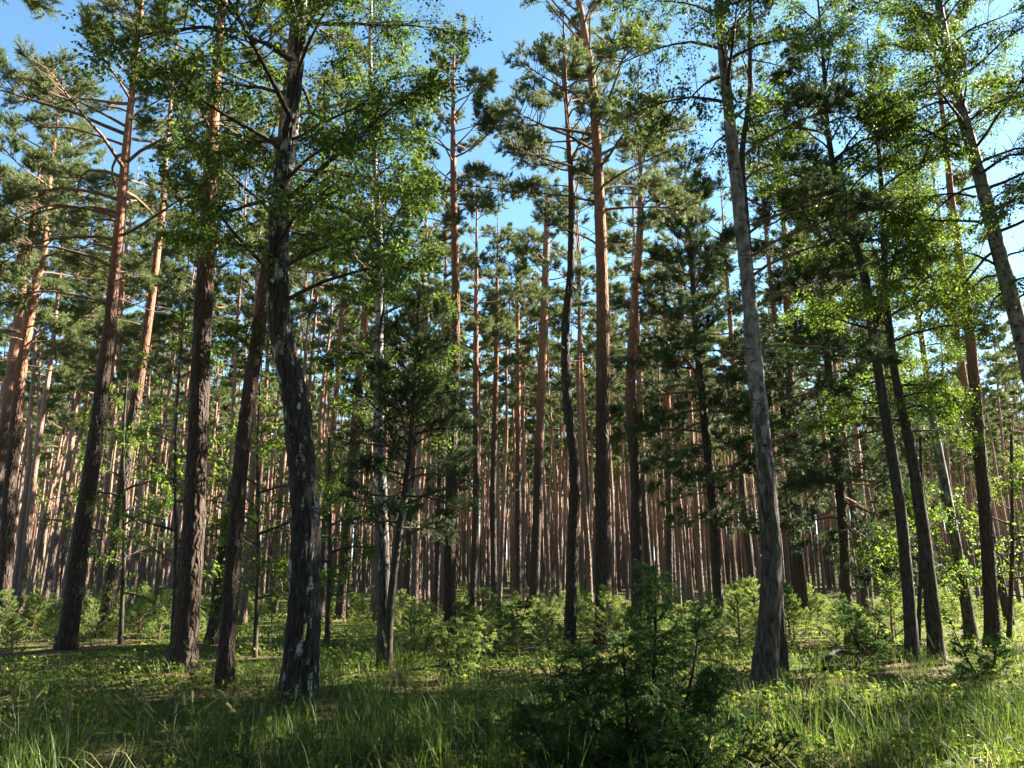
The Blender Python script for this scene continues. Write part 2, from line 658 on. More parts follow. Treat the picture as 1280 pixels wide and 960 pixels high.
def pine_crown(rng, Q, z0, z1, n, Lmax, q, wood_for, fol, elev=(.0, .75), droop=(-.35, .25), az_bias=None, low_frac=.45, r_scale=1.0):
    """limbs from z0 to z1; wood_for(i) gives the buffer for each limb's wood"""
    for i in range(n):
        f = (i + rng.uniform(.1, .9)) / n
        z = z0 + (z1 - z0) * f
        a = axis_at(Q, z)
        prof = (low_frac + (1 - low_frac) * min(1, f / .35)) * (1 - max(0, f - .35) / .65 * .78)
        L = Lmax * prof * rng.uniform(.65, 1.15)
        az = i * 2.399 + rng.normal() * .5
        if az_bias is not None and rng.random() < az_bias[1]:
            az = az_bias[0] + rng.normal() * .6
        e = elev[0] + (elev[1] - elev[0]) * f + rng.normal() * .15
        r0 = min(a[3] * .75, (.010 + .0125 * L) * r_scale)
        if isinstance(wood_for, list):
            wood_for.append((a[:3], az, e, L, droop[0] + (droop[1] - droop[0]) * f))
            continue
        pine_limb(rng, wood_for(i), fol, a[:3], az, e, L, r0, droop[0] + (droop[1] - droop[0]) * f, q)


def dead_branches(rng, wood, Q, z0, z1, n, L):
    for i in range(n):
        if isinstance(wood, list):
            wood.append(Buf())
            _w = wood[-1]
        else:
            _w = wood
        z = rng.uniform(z0, z1)
        a = axis_at(Q, z)
        l = L * rng.uniform(.25, 1.0)
        P = limb_path(rng, a[:3], rng.uniform(0, 2 * PI), rng.normal() * .25, l, rng.normal() * .4, 6, .12)
        r = .006 + .007 * l
        _w.tube(P, np.linspace(r, r * .2, 6), 4)
        if l > .5:
            A, B, t = side_shoots(rng, P, int(2 + l * 2), l * .35, .4, .5, .6, 0)
            for p, e in zip(A, B):
                _w.tube(np.array([p, (p + e) / 2 + rng.normal(size=3) * .02, e]), [r * .35, r * .25, r * .12], 3)


HERO = []


def root_at(foot):
    return (float(foot[0]), float(foot[1]))


LIMBS = {}


def limb_kit(key, maker, q, lengths, droops, variants, limb_mat, fol_mat):
    """a small stock of limbs grown along +x, shared by all trees of a kind"""
    stock = []
    for L in lengths:
        for d in droops:
            for v in range(variants):
                rng = np.random.default_rng(int(L * 100) * 7 + int((d + 2) * 100) + v * 13 + len(key))
                w, f = Buf(), Buf()
                maker(rng, w, f, (0, 0, 0), 0.0, 0.0, L, .010 + .0115 * L, d, q)
                stock.append((L, d, w.build('branch', M[limb_mat]), f.build('foliage', M[fol_mat], False)))
    LIMBS[key] = stock


def hang_limb(root, rng, key, p0, az, elev, L, droop):
    stock = LIMBS[key]
    c = sorted(stock, key=lambda t: abs(math.log(t[0] / L)) * 2 + abs(t[1] - droop) + rng.random() * .35)[0]
    o = link('branch', c[2], root)
    k = L / c[0]
    mat = Matrix.Translation(Vector([float(x) for x in p0])) @ Matrix.Rotation(az, 4, 'Z') @ Matrix.Rotation(-elev, 4, 'Y') @ Matrix.Rotation(rng.normal() * .3, 4, 'X') @ Matrix.Diagonal((k, k, k, 1))
    o.matrix_local = mat
    link('foliage', c[3], o)


def finish_tree(kind, label, cat, foot, Q, tr, limbs, fol, bark, limb_mat, fol_mat, group, extra=()):
    HERO.append((root_at(foot), label))
    MOUNDS.append((foot[0], foot[1], .12 + 1.6 * axis_at(Q, .3)[3]))
    root = link(kind, None)
    root.location = (foot[0], foot[1], float(gz(foot[0], foot[1])))
    tag(root, label, cat, group)
    link('trunk', tr.build('trunk', M[bark]), root)
    for b in limbs:
        if b.v:
            link('branch', b.build('branch', M[limb_mat]), root)
    if fol is not None and fol.v:
        link('crown', fol.build('crown', M[fol_mat], False), root)
    for nm, b, mt in extra:
        if b.v:
            link(nm, b.build(nm, M[mt]), root)
    return root


def hero_pine(px, Y, label, seed, top=20, crown=(8, 20), n=26, L=2.2, q='near', bark='pine_bark', fmat='needle', seg=22, amp=.016,
              dead=(3, 9, 10, 1.2), bias=None, elev=(.0, .75), droop=(-.35, .25), lean=(0, 0), cat='pine tree', group='pines standing at the front of the stand',
              extra_limbs=(), low_frac=.45, kind='pine_tree', r_scale=1.0, step=.12):
    rng = np.random.default_rng(seed)
    A, foot = path_from_pixels(px, Y, top, lean)
    Q = smooth_path(A, step)
    tr = Buf()
    trunk_surface(tr, Q, int(seg * 1.25), amp * 1.35, seed, flare=.28)
    limbs = []
    pine_crown(rng, Q, crown[0], crown[1], n, L, q, limbs, None, elev, droop, bias, low_frac, r_scale)
    for z, az, e, l, dr in extra_limbs:
        limbs.append((axis_at(Q, z)[:3], az, e, l, dr))
    key = q + ('_dark' if fmat == 'needle_dark' else '') if fmat != 'juniper' else 'juniper'
    db = []
    if dead:
        dead_branches(rng, db, Q, dead[0], dead[1], dead[2], dead[3])
    root = finish_tree(kind, label, cat, foot, Q, tr, [], None, bark, 'twig', fmat, group, [('dead_branch', b, 'dead') for b in db])
    for l in limbs:
        hang_limb(root, rng, key, *l)
    return root


# ------------------------------------------------------------------ broadleaved crowns
def leafy_limb(rng, wood, fol, p0, az, elev, L, r0, droop, q):
    P = limb_path(rng, p0, az, elev, L, droop, 7, .10)
    wood.tube(P, np.linspace(r0, r0 * .15, len(P)), q['seg'])
    n2 = max(3, int(L * q['shoots']))
    A, B, t = side_shoots(rng, P, n2, L * .45, q.get('bare', .22), .55, .7, q.get('up', .05))
    A = np.vstack([A, P[-2:-1]])
    B = np.vstack([B, P[-1:]])
    n2 += 1
    for a, b in zip(A, B):
        mid = (a + b) / 2 + np.array([0, 0, .05 * np.linalg.norm(b - a)])
        wood.tube(np.array([a, mid, b]), [r0 * .28, r0 * .2, r0 * .07], 3)
    live = rng.random(n2) > .28
    A, B = A[live], B[live]
    n2 = len(A)
    if n2 == 0:
        return
    tw = q['twigs']
    s = rng.uniform(.15, 1.0, (n2, tw))
    C = (A[:, None] + (B - A)[:, None] * s[..., None]).reshape(-1, 3)
    base = np.repeat(unit(B - A), tw, 0)
    D = unit(base * .7 + rng.normal(size=(len(C), 3)) * .6 + np.array([0, 0, q['hang']]))
    ln = q['twig_len'] * rng.uniform(.5, 1.3, (len(C), 1))
    if q.get('twigwood'):
        for c, d, l in zip(C, D, ln):
            wood.tube(np.array([c, c + d * l]), [r0 * .10 + .0008, .0012], 3)
    m = q['leaves']
    ss = rng.uniform(.05, 1.05, (len(C), m, 1))
    sag = np.array([0, 0, q['hang'] * .25]) * ss ** 2 * ln[:, None]
    T = (C[:, None] + (D * ln)[:, None] * ss + sag).reshape(-1, 3) + rng.normal(size=(len(C) * m, 3)) * q['scatter']
    LD = unit(np.repeat(D, m, 0) * .5 + rng.normal(size=(len(T), 3)) * .8 + np.array([0, 0, -.35]))
    keep = rng.random(len(T)) < q.get('fill', 1)
    leaves(fol, rng, T[keep], LD[keep], q['size'], q.get('lup', .7))




def hero_leafy(px, Y, label, seed, bark, top=17, crown=(4, 17), n=34, L=2.6, q='birch', fmat='leaf', seg=24, amp=.012, elev=(.35, 1.0),
               droop=(-.8, -.4), bias=None, lean=(0, 0), kind='birch_tree', cat='birch tree', group='birches and other broadleaved trees', low_frac=.5,
               extra_limbs=(), flare=.25, limb_mat='twig_dark', step=.09, furrows=13, extra_px=()):
    rng = np.random.default_rng(seed)
    A, foot = path_from_pixels(px, Y, top, lean)
    Q = smooth_path(A, step)
    tr = Buf()
    trunk_surface(tr, Q, seg, amp, seed, flare=flare, furrows=furrows)
    limbs = []
    for i in range(n):
        f = (i + rng.uniform(.1, .9)) / n
        z = crown[0] + (crown[1] - crown[0]) * f
        a = axis_at(Q, z)
        prof = (low_frac + (1 - low_frac) * min(1, f / .3)) * (1 - max(0, f - .4) / .6 * .7)
        l = L * prof * rng.uniform(.6, 1.15)
        az = i * 2.399 + rng.normal() * .5
        if bias is not None and rng.random() < bias[1]:
            az = bias[0] + rng.normal() * .7
        limbs.append((a[:3], az, elev[0] + (elev[1] - elev[0]) * f + rng.normal() * .15, l, droop[0] + (droop[1] - droop[0]) * f))
    for k, (z, az, e, l, dr, r) in enumerate(extra_limbs):
        limbs.append((axis_at(Q, z)[:3], az, e, l, dr))
    root = finish_tree(kind, label, cat, foot, Q, tr, [], None, bark, limb_mat, fmat, group)
    for l in limbs:
        hang_limb(root, rng, q + ('_light' if fmat == 'leaf_light' else ''), *l)
    return root


# ------------------------------------------------------------------ the traced pines
# stocks of limbs
NEAR = dict(seg=6, shoots=7, wood=True, twigs=10, twig_len=.22, tufts=5, k=11, ln=.085, w=.0095)
MIDQ = dict(seg=5, shoots=6, wood=True, twigs=9, twig_len=.26, tufts=5, k=9, ln=.10, w=.013)
JUNI = dict(seg=5, shoots=11, wood=True, twigs=10, twig_len=.16, tufts=5, k=10, ln=.04, w=.007, bare=.2)
LEAFY = dict(seg=5, shoots=8, twigs=7, twig_len=.34, hang=-.25, leaves=16, scatter=.045, size=.054, twigwood=True)
HAZELQ = dict(seg=4, shoots=7, twigs=5, twig_len=.30, hang=-.02, leaves=9, scatter=.04, size=.068, lup=1.8, up=.0, twigwood=True)
limb_kit('near', pine_limb, NEAR, (1.2, 2.2), (-.35, .15), 2, 'twig', 'needle')
limb_kit('near_open', pine_limb, dict(NEAR, bare=.6, fill=.8), (1.6, 2.8), (-.3, .15), 2, 'twig', 'needle')
limb_kit('near_dark', pine_limb, NEAR, (1.3, 2.4), (-.5, .1), 2, 'twig', 'needle_dark')
limb_kit('mid', pine_limb, MIDQ, (1.3, 2.4), (-.3, .15), 3, 'twig', 'needle')
limb_kit('mid_dark', pine_limb, dict(MIDQ, bare=.3), (1.2, 2.2), (-.5, .1), 2, 'twig', 'needle_dark')
limb_kit('juniper', pine_limb, JUNI, (.6, 1.1), (-.2, .25), 2, 'twig_dark', 'needle_dark')
limb_kit('birch', leafy_limb, LEAFY, (1.0, 1.8, 2.7), (-.7, -.35), 2, 'twig_dark', 'leaf')
limb_kit('birch_light', leafy_limb, LEAFY, (1.0, 2.0), (-.7, -.35), 2, 'twig_dark', 'leaf_light')
limb_kit('hazel_light', leafy_limb, HAZELQ, (.9, 1.7), (-.35,), 3, 'twig_dark', 'leaf_light')

# azimuths: 0 = right, PI/2 = away, PI = left, -PI/2 = towards the camera
hero_pine([(3, 790, 18), (10, 640, 17), (24, 480, 15), (40, 375, 13), (55, 310, 11), (60, 240, 7)], 22,
          'big pine at the left edge with a full bright crown over its orange trunk', 11, top=17.3, crown=(7.5, 17), n=46, L=3.2, q='mid', fmat='needle', elev=(.1, .8))
hero_pine([(-14, 770, 17), (-4, 620, 16), (10, 500, 14), (22, 400, 12)], 26,
          'orange trunk partly cut off by the left edge behind the big crowned pine', 12, top=18, crown=(12, 18), n=16, L=2.2, q='mid')
hero_pine([(82, 815, 26), (100, 680, 23), (115, 580, 21), (135, 430, 18), (147, 310, 15), (156, 200, 12), (168, 90, 9), (176, 10, 7)], 17.6,
          'leaning pine at the left with long bare limbs reaching left against blue sky', 13, top=17, crown=(7.6, 16.8), n=38, L=3.5, dead=(4, 9, 16, 1.6),
          extra_limbs=[(11.2, PI - .2, .5, 3.8, -.3), (12.4, PI + .3, .4, 3.6, -.1), (13.3, PI - .5, .5, 3.4, 0), (10.2, PI + .1, .45, 3.4, -.3)], bias=(PI, .3), elev=(.3, .75), droop=(-.25, .2), low_frac=.65, q='near_open')
hero_pine([(128, 797, 18), (145, 690, 17), (160, 560, 16), (178, 450, 14), (190, 370, 11), (203, 260, 9), (208, 180, 6)], 21,
          'pine with dark foot and orange top between the two leaning left pines', 14, top=18, crown=(11, 18), n=18, L=2.0, q='mid')
hero_pine([(228, 845, 36), (240, 700, 31), (246, 560, 28), (252, 420, 26), (258, 300, 22), (266, 150, 17), (275, 40, 12)], 13.4,
          'thick straight pine left of the black birch, the thickest pine trunk', 15, top=17, crown=(9.2, 16.8), n=30, L=2.5, seg=30, amp=.022, dead=(3, 9, 8, 1.0))
hero_pine([(279, 868, 25), (288, 740, 23), (296, 640, 22), (308, 520, 21), (322, 430, 20), (334, 330, 17), (345, 250, 14)], 11.4,
          'pine leaning right behind the black birch, its upper trunk glowing orange', 16, top=15.5, crown=(9.5, 15), n=16, L=1.8, seg=28, amp=.018, dead=(3, 7, 6, .8))
hero_pine([(265, 806, 18), (278, 700, 17), (295, 600, 15), (312, 500, 13), (325, 430, 12), (335, 340, 10)], 19,
          'thinner pine seen between the two thick left pine trunks', 17, top=17.5, crown=(10, 17.3), n=18, L=2.1, q='mid')
hero_pine([(562, 812, 18), (562, 700, 16), (564, 600, 15), (568, 480, 13), (570, 380, 12), (567, 260, 10), (566, 170, 7)], 18.3,
          'dark pine left of centre whose crown stands alone below the sky gap', 18, top=16.2, crown=(9.4, 16), n=40, L=1.9, q='near', elev=(.2, .9), dead=(3, 9, 14, 1.1))
hero_pine([(425, 775, 16), (437, 640, 15), (447, 500, 13), (456, 400, 11), (462, 300, 8)], 30,
          'pine trunk right of the black birch with a sunlit side, leaning right', 19, top=18, crown=(11, 18), n=18, L=2.0, q='mid')
hero_pine([(508, 772, 13), (515, 620, 12), (523, 480, 11), (528, 380, 9)], 31,
          'slim pine behind the white stemmed birch, lit along its right side', 20, top=18, crown=(12, 18), n=16, L=1.8, q='mid')
hero_pine([(667, 770, 14), (674, 560, 13), (680, 400, 12), (683, 300, 9), (684, 230, 6)], 32,
          'straight reddish pine left of the crooked one with a round crown at mid height', 21, top=19, crown=(11.5, 19), n=32, L=2.6, q='mid')
hero_pine([(712, 812, 17), (716, 700, 16), (719, 590, 15), (708, 500, 14), (706, 430, 12), (714, 340, 11), (715, 240, 9), (709, 150, 7), (706, 90, 5)], 18,
          'crooked dark pine with an S bend in its trunk beside the central pine', 22, top=16.5, crown=(10.2, 16.4), n=30, L=2.2, bark='pine_bark_dark', elev=(.3, .8), q='near_open', dead=(5, 10, 10, 1.3))
hero_pine([(755, 817, 26), (754, 680, 22), (753, 560, 20), (754, 430, 19), (752, 320, 17), (748, 220, 15), (742, 120, 12), (732, 50, 10), (722, 0, 9)], 17.4,
          'tall central pine with a straight orange trunk and open spreading crown', 23, top=18, crown=(10.0, 17.8), n=34, L=3.0, seg=24, amp=.018, elev=(.35, .8), low_frac=.7,
          q='near_open', dead=(4, 11, 22, 1.1), extra_limbs=[(11.6, .15, .7, 2.6, .2), (12.2, PI - .2, .3, 3.0, .1), (9.2, PI + .1, .5, 1.6, -.6)])
hero_pine([(797, 790, 17), (796, 700, 16), (795, 600, 15), (787, 500, 15), (792, 400, 12), (800, 300, 10), (801, 220, 7)], 23,
          'pine right of the central one with a bend and pale orange bark', 24, top=18, crown=(11.5, 17.8), n=30, L=2.2, q='mid', dead=(6, 12, 14, 1.3))
hero_pine([(978, 858, 20), (974, 780, 18), (965, 650, 15), (955, 530, 13), (942, 400, 12), (933, 280, 10), (926, 200, 9), (938, 130, 6)], 12.6,
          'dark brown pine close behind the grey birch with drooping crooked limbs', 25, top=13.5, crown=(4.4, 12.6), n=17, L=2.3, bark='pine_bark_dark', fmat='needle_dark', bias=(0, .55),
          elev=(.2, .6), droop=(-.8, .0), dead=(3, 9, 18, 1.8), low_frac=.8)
hero_pine([(1242, 812, 21), (1236, 700, 18), (1225, 560, 16), (1214, 430, 14), (1200, 330, 12), (1188, 240, 9), (1182, 170, 7)], 17.8,
          'slender pine near the right edge, leaning left as it rises', 26, top=17, crown=(10.5, 16.8), n=20, L=2.0, dead=(4, 10, 12, 1.0))
hero_pine([(1060, 797, 15), (1056, 680, 14), (1045, 560, 14), (1035, 450, 12), (1028, 340, 9)], 21.5,
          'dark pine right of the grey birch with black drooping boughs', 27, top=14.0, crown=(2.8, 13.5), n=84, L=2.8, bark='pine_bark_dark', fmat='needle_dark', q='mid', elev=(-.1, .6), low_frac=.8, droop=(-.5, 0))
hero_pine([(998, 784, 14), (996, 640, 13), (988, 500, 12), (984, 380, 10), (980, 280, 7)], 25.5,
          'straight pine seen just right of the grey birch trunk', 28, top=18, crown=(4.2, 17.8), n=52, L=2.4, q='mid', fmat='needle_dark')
hero_pine([(900, 790, 15), (893, 650, 14), (882, 540, 13), (872, 440, 10), (865, 340, 7)], 23.5,
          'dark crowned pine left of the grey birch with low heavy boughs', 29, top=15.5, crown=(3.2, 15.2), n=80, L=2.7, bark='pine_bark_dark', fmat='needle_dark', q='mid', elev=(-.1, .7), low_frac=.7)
hero_pine([(838, 772, 10), (836, 560, 9), (833, 420, 7), (830, 340, 5)], 36,
          'thin straight pine between the bent pine and the dark crowned one', 30, top=18, crown=(12, 18), n=16, L=1.8, q='mid')

for k, (px, Y, top, z0, L, w, lab) in enumerate([
        (618, 34, 18.5, 9.5, 2.6, 10, 'round crowned pine filling the space left of the reddish straight pine'),
        (648, 40, 20.0, 10.0, 2.6, 9, 'pine with dense pale crown in the centre distance left of the crooked pine'),
        (735, 37, 19.5, 10.0, 2.6, 9, 'pine whose crown shows between the crooked and the tall central pine'),
        (815, 31, 19.0, 9.0, 2.6, 11, 'bushy crowned pine right of the bent pale pine'),
        (545, 33, 19.0, 9.0, 2.6, 10, 'pine half hidden behind the dark pine left of centre'),
        (590, 27, 16.5, 8.5, 2.2, 11, 'leafy topped pine just right of the dark pine left of centre'),
        (945, 34, 20.5, 9.0, 2.8, 10, 'pine showing its crown behind the grey birch stem'),
        (1085, 30, 19.5, 8.0, 2.8, 11, 'tall pine behind the dark curved tree at right'),
        (1160, 33, 20.0, 9.0, 2.8, 10, 'pine behind the bright leafed tree at right'),
        (1262, 27, 19.0, 8.0, 2.8, 12, 'pine at the far right behind the slender leaning pine'),
        (85, 28, 17.5, 8.0, 2.8, 12, 'pale crowned pine right of the big pine at the left edge'),
        (215, 30, 19.0, 9.0, 2.6, 10, 'pine seen behind the thick straight pine at left'),
        (400, 29, 19.0, 9.5, 2.6, 10, 'pine glimpsed behind the crown of the black birch'),
        (1010, 24, 20.5, 10.5, 2.8, 11, 'tall dark topped pine above the drooping boughs right of the grey birch')]):
    pyb = 480 + FPX * math.tan(math.atan(EYE / Y) + PITCH)
    dx = (640 - px) * .03
    hero_pine([(px, pyb, w), (px + dx * 1.5 + (k % 3 - 1) * 3, pyb - 150, w * .92), (px + dx * 3, pyb - 300, w * .8)], Y, lab, 700 + k, top=top, crown=(z0, top - .2), n=24, L=L, q='mid', seg=12, amp=.01,
              bark='pine_bark', dead=(5, z0, 8, 1.0), step=.2)

# ------------------------------------------------------------------ the traced broadleaved trees
hero_leafy([(372, 888, 50), (378, 800, 46), (382, 680, 43), (376, 580, 39), (368, 500, 37), (352, 440, 35), (344, 360, 31), (350, 260, 27), (364, 150, 23), (372, 70, 20), (376, 0, 17)], 10.2,
           'massive old birch with black furrowed bark and white patches, left foreground', 41, 'birch_black', top=15, crown=(5.0, 14.8), n=50, L=2.8, seg=80, amp=.055, step=.03, low_frac=.75,
           elev=(.2, 1.0), furrows=17, flare=.25, q='birch')
hero_leafy([(480, 845, 22), (480, 740, 18), (477, 640, 17), (472, 540, 15), (474, 420, 12), (474, 300, 10), (466, 180, 8), (462, 80, 6)], 13.4,
           'slim white stemmed birch in the left middle with leafy dark green crown', 42, 'birch_bright', top=14, crown=(4.2, 13.8), n=44, L=2.0, low_frac=.7)
hero_leafy([(955, 862, 38), (962, 780, 31), (966, 700, 28), (958, 600, 26), (948, 500, 23), (937, 380, 20), (926, 280, 18), (915, 180, 17), (905, 80, 15), (898, 0, 13)], 11.9,
           'grey white birch right of centre leaning gently left with black cleft foot', 43, 'birch_white', top=15.5, crown=(8.6, 15), n=30, L=2.3, seg=64, amp=.038, step=.04, flare=.12)
hero_leafy([(1142, 832, 18), (1136, 740, 17), (1126, 640, 16), (1110, 540, 15), (1096, 450, 14), (1082, 350, 12), (1062, 290, 11), (1046, 240, 9), (1035, 170, 7), (1030, 80, 5)], 15,
           'dark curved tree at right bending left in its upper half', 44, 'dark_bark', top=14.5, crown=(7.2, 14.4), n=40, L=2.2, fmat='leaf', kind='broadleaved_tree', cat='tree', amp=.02,
           extra_limbs=[(6.2, .3, 1.0, 3.2, -.1, .05)])
hero_leafy([(1172, 828, 22), (1163, 740, 19), (1152, 650, 17), (1140, 570, 15), (1120, 480, 12), (1108, 380, 10), (1105, 280, 8), (1100, 200, 6)], 15.4,
           'dark tree right of the curved one with bright yellow green leaves', 45, 'dark_bark', top=13.5, crown=(4.2, 13), n=46, L=2.1, fmat='leaf_light', kind='broadleaved_tree', cat='tree', low_frac=.8, bias=(0, .4), amp=.02)
hero_leafy([(1215, 802, 17), (1202, 720, 15), (1187, 640, 14), (1172, 560, 12), (1160, 480, 9)], 20,
           'grey birch leaning left between the dark tree and the right pine', 46, 'birch_grey', top=14, crown=(6, 13.8), n=26, L=1.9)
hero_leafy([(1345, 835, 30), (1325, 700, 27), (1300, 520, 24), (1280, 430, 22), (1252, 330, 20), (1230, 240, 18), (1205, 150, 16), (1188, 90, 14), (1176, 20, 11)], 14,
           'birch entering from the right edge and leaning strongly left overhead', 47, 'birch_grey', top=15, crown=(6.5, 14.8), n=46, L=2.7, extra_limbs=[(9.6, .9, 1.1, 3.2, -.1, .05)])

# leaning dark juniper tree twisted round the white birch
hero_pine([(484, 850, 10), (487, 770, 12), (498, 680, 10), (511, 590, 9), (518, 500, 7), (522, 420, 5)], 13.2,
          'dark leaning juniper tree crossing in front of the slim white birch', 51, top=6.6, crown=(2.0, 6.4), n=60, L=1.25, bark='dark_bark', fmat='juniper', kind='juniper_tree', cat='juniper tree', seg=12, amp=.008,
          q='near', elev=(.2, .9), dead=None, low_frac=.8, group='junipers')

# broadleaved saplings under the left pines
for k, (px, Y, h, lab, sd) in enumerate([
        (215, 17.0, 7.5, 'tall leafy sapling with layered leaves between the left pine trunks', 61),
        (150, 19.0, 6.5, 'leafy sapling growing in front of the pine with the orange top', 62),
        (318, 16.0, 5.5, 'leafy sapling between the leaning pine and the black birch', 63),
        (408, 18.5, 4.6, 'small leafy sapling with bright leaves right of the black birch', 64),
        (1148, 18.5, 3.4, 'bright leafed sapling between the two dark trees at right', 65),
        (1262, 19.0, 4.2, 'leafy sapling by the slender pine at the right edge', 66)]):
    a = at(px, 740, Y)
    b = at(px + (14 if px < 640 else -14), 740, Y)
    py0 = 480 + FPX * math.tan(math.atan(EYE / Y) + PITCH)
    up = [(px, py0, 7), (px + 5, py0 - 120, 6), (px + 3, py0 - 260, 4)]
    hero_leafy(up, Y, lab, sd, 'dark_bark', top=h, crown=(.9, h - .2), n=17, L=1.8, q='hazel', fmat='leaf_light', seg=8, amp=.002, elev=(.25, .8), droop=(-.35, -.3), kind='sapling', cat='sapling',
               group='leafy saplings', low_frac=.75, flare=.2, step=.2)


# ------------------------------------------------------------------ ground
g = Buf()
u = np.linspace(-1, 1, 201)
gx = np.sinh(u * 6.0) / math.sinh(6.0) * 2500
X, Y = np.meshgrid(gx, gx + 0, indexing='ij')
Y = Y + 14
Zg = gz(X, Y)
n = len(u)
V = np.stack([X, Y, Zg], -1).reshape(-1, 3)
i, j = np.meshgrid(np.arange(n - 1), np.arange(n - 1), indexing='ij')
F = np.stack([i * n + j, (i + 1) * n + j, (i + 1) * n + j + 1, i * n + j + 1], -1).reshape(-1, 4)
g.add(V, F, mound(V[:, 0], V[:, 1]))
tag(link('ground', g.build('ground', M['ground'])), kind='structure')


# ------------------------------------------------------------------ the stand: single pines copied from a few kinds
def copy_tree(o, parent=None):
    c = o.copy()
    COL.objects.link(c)
    if parent is not None:
        c.parent = parent
    for ch in list(o.children):
        copy_tree(ch, c)
    return c


SHORT = [('big pine at the left edge', 'the big crowned pine at the left edge'), ('leaning pine at the left with', 'the leaning pine with long left limbs'), ('pine with dark foot', 'the pine with dark foot and orange top'),
         ('thick straight pine', 'the thick straight pine at left'), ('pine leaning right behind', 'the pine leaning behind the black birch'), ('dark pine left of centre', 'the dark pine left of centre'),
         ('pine trunk right of the black', 'the pine right of the black birch'), ('straight reddish', 'the straight reddish pine'), ('crooked dark pine', 'the crooked dark pine'), ('tall central pine', 'the tall central pine'),
         ('pine right of the central', 'the bent pale pine'), ('slender pine near the right', 'the slender pine by the right edge'), ('dark pine right of the grey', 'the dark pine with drooping boughs'),
         ('straight pine seen just right', 'the straight pine right of the grey birch'), ('dark crowned pine left', 'the dark crowned pine'), ('thin straight pine between', 'the thin straight pine in the centre right'),
         ('massive old birch', 'the black birch'), ('slim white', 'the slim white birch'), ('grey white birch', 'the grey white birch'), ('dark curved tree', 'the dark curved tree'), ('dark tree right of', 'the bright leafed dark tree'),
         ('grey birch leaning', 'the leaning grey birch')]
USED = set()


def beside(x, y, noun, reach):
    """a label that places a thing by the traced tree next to it in the view, once each"""
    best = None
    for (a, b), lab in HERO:
        sh = next((t for h, t in SHORT if lab.startswith(h)), None)
        if sh is None:
            continue
        du = x / y - a / b
        d = abs(du) * 30 + abs(y - b) * .35
        if d < reach and (best is None or d < best[0]):
            best = (d, sh, du, y - b)
    if best is None:
        return None
    _, sh, du, dy = best
    side = ('just left of ' if du < 0 else 'just right of ') + sh if abs(du) > .012 else ('close behind ' if dy > 0 else 'in front of ') + sh
    lab = noun + ' ' + side + (' and farther back' if dy > 3 and abs(du) > .012 else '')
    if len(lab.split()) > 16:
        lab = noun + ' ' + side
    if lab in USED:
        return None
    USED.add(lab)
    return lab


protos = []
for s in range(9):
    rng = np.random.default_rng(200 + s)
    h = rng.uniform(17.0, 20.5)
    r = rng.uniform(.10, .15)
    zz = np.linspace(0, h, 9)
    bend = np.cumsum(rng.normal(size=(9, 2)) * .10, 0) * np.linspace(0, 1, 9)[:, None] ** .5
    bend -= bend[0]
    A = np.column_stack([bend[:, 0], bend[:, 1], zz - .25, r * (1 - (zz / h) ** 1.3 * .88)])
    Q = smooth_path(A, .3)
    tr = Buf()
    trunk_surface(tr, Q, 9, .012, s, furrows=7)
    fol, wood = Buf(), Buf()
    z0 = h * rng.uniform(.52, .64)
    pine_crown(rng, Q, z0, h - .1, 17, rng.uniform(2.1, 3.1), STAND, lambda i: wood, fol, (.1, .85), (-.3, .2))
    dead_branches(rng, wood, Q, h * .3, z0, 9, 1.1)
    tr.v += wood.v
    tr.f += [f + tr.n for f in wood.f]
    tr.t += wood.t
    tr.n += wood.n
    protos.append((tr.build('trunk', M['pine_bark_stand']), fol.build('crown', M['needle'], False)))

rng = np.random.default_rng(77)
placed = []
HALF = .70
SURROUND = 190


def free(x, y, d):
    return all((x - a) ** 2 + (y - b) ** 2 > d * d for a, b in placed)


for o in list(COL.objects):
    if o.type == 'EMPTY':
        placed.append((o.location.x, o.location.y))
stand = []
tries = 0
while len(stand) < 264 and tries < 60000:
    tries += 1
    Yd = math.sqrt(rng.uniform(27 ** 2, 70 ** 2))
    Xd = rng.uniform(-HALF, HALF) * Yd
    if 5 + (Yd - 24) * .35 < Xd and Yd < 44 and rng.random() < .8:
        continue          # the stand is open towards the sun here
    if noise2(Xd * .13 + 50, Yd * .10 + 21) < .32 + .25 * rng.random():
        continue
    if free(Xd, Yd, 1.4 if rng.random() < .8 else .6):
        placed.append((Xd, Yd))
        stand.append((Xd, Yd))
stand.sort(key=lambda p: p[1])
for i, (x, y) in enumerate(stand):
    tm, fm = protos[int(rng.integers(len(protos)))]
    root = link('pine_tree', None)
    root.location = (x, y, float(gz(x, y)))
    sc = rng.uniform(.85, 1.12)
    root.scale = (sc * rng.uniform(.72, 1.3), ) * 2 + (sc,)
    root.rotation_euler = (rng.normal() * .026, rng.normal() * .026, rng.uniform(0, 2 * PI))
    part = 'behind the leafy saplings' if x < -.25 * y else ('behind the dark curved trees' if x > .28 * y else 'behind the tall central pines')
    if y < 42:
        near = beside(x, y, 'slender pine', 9.0)
        tag(root, near or 'slender pine in the first ranks of the stand ' + part, 'pine tree', 'pines in the first ranks of the stand')
    elif y < 62:
        tag(root, 'thin straight pine in the middle depth of the stand ' + part, 'pine tree', 'pines in the middle of the stand')
    else:
        tag(root, 'very thin pine far back in the dense stand ' + part, 'pine tree', 'pines far back in the stand')
    link('trunk', tm, root)
    link('crown', fm, root)

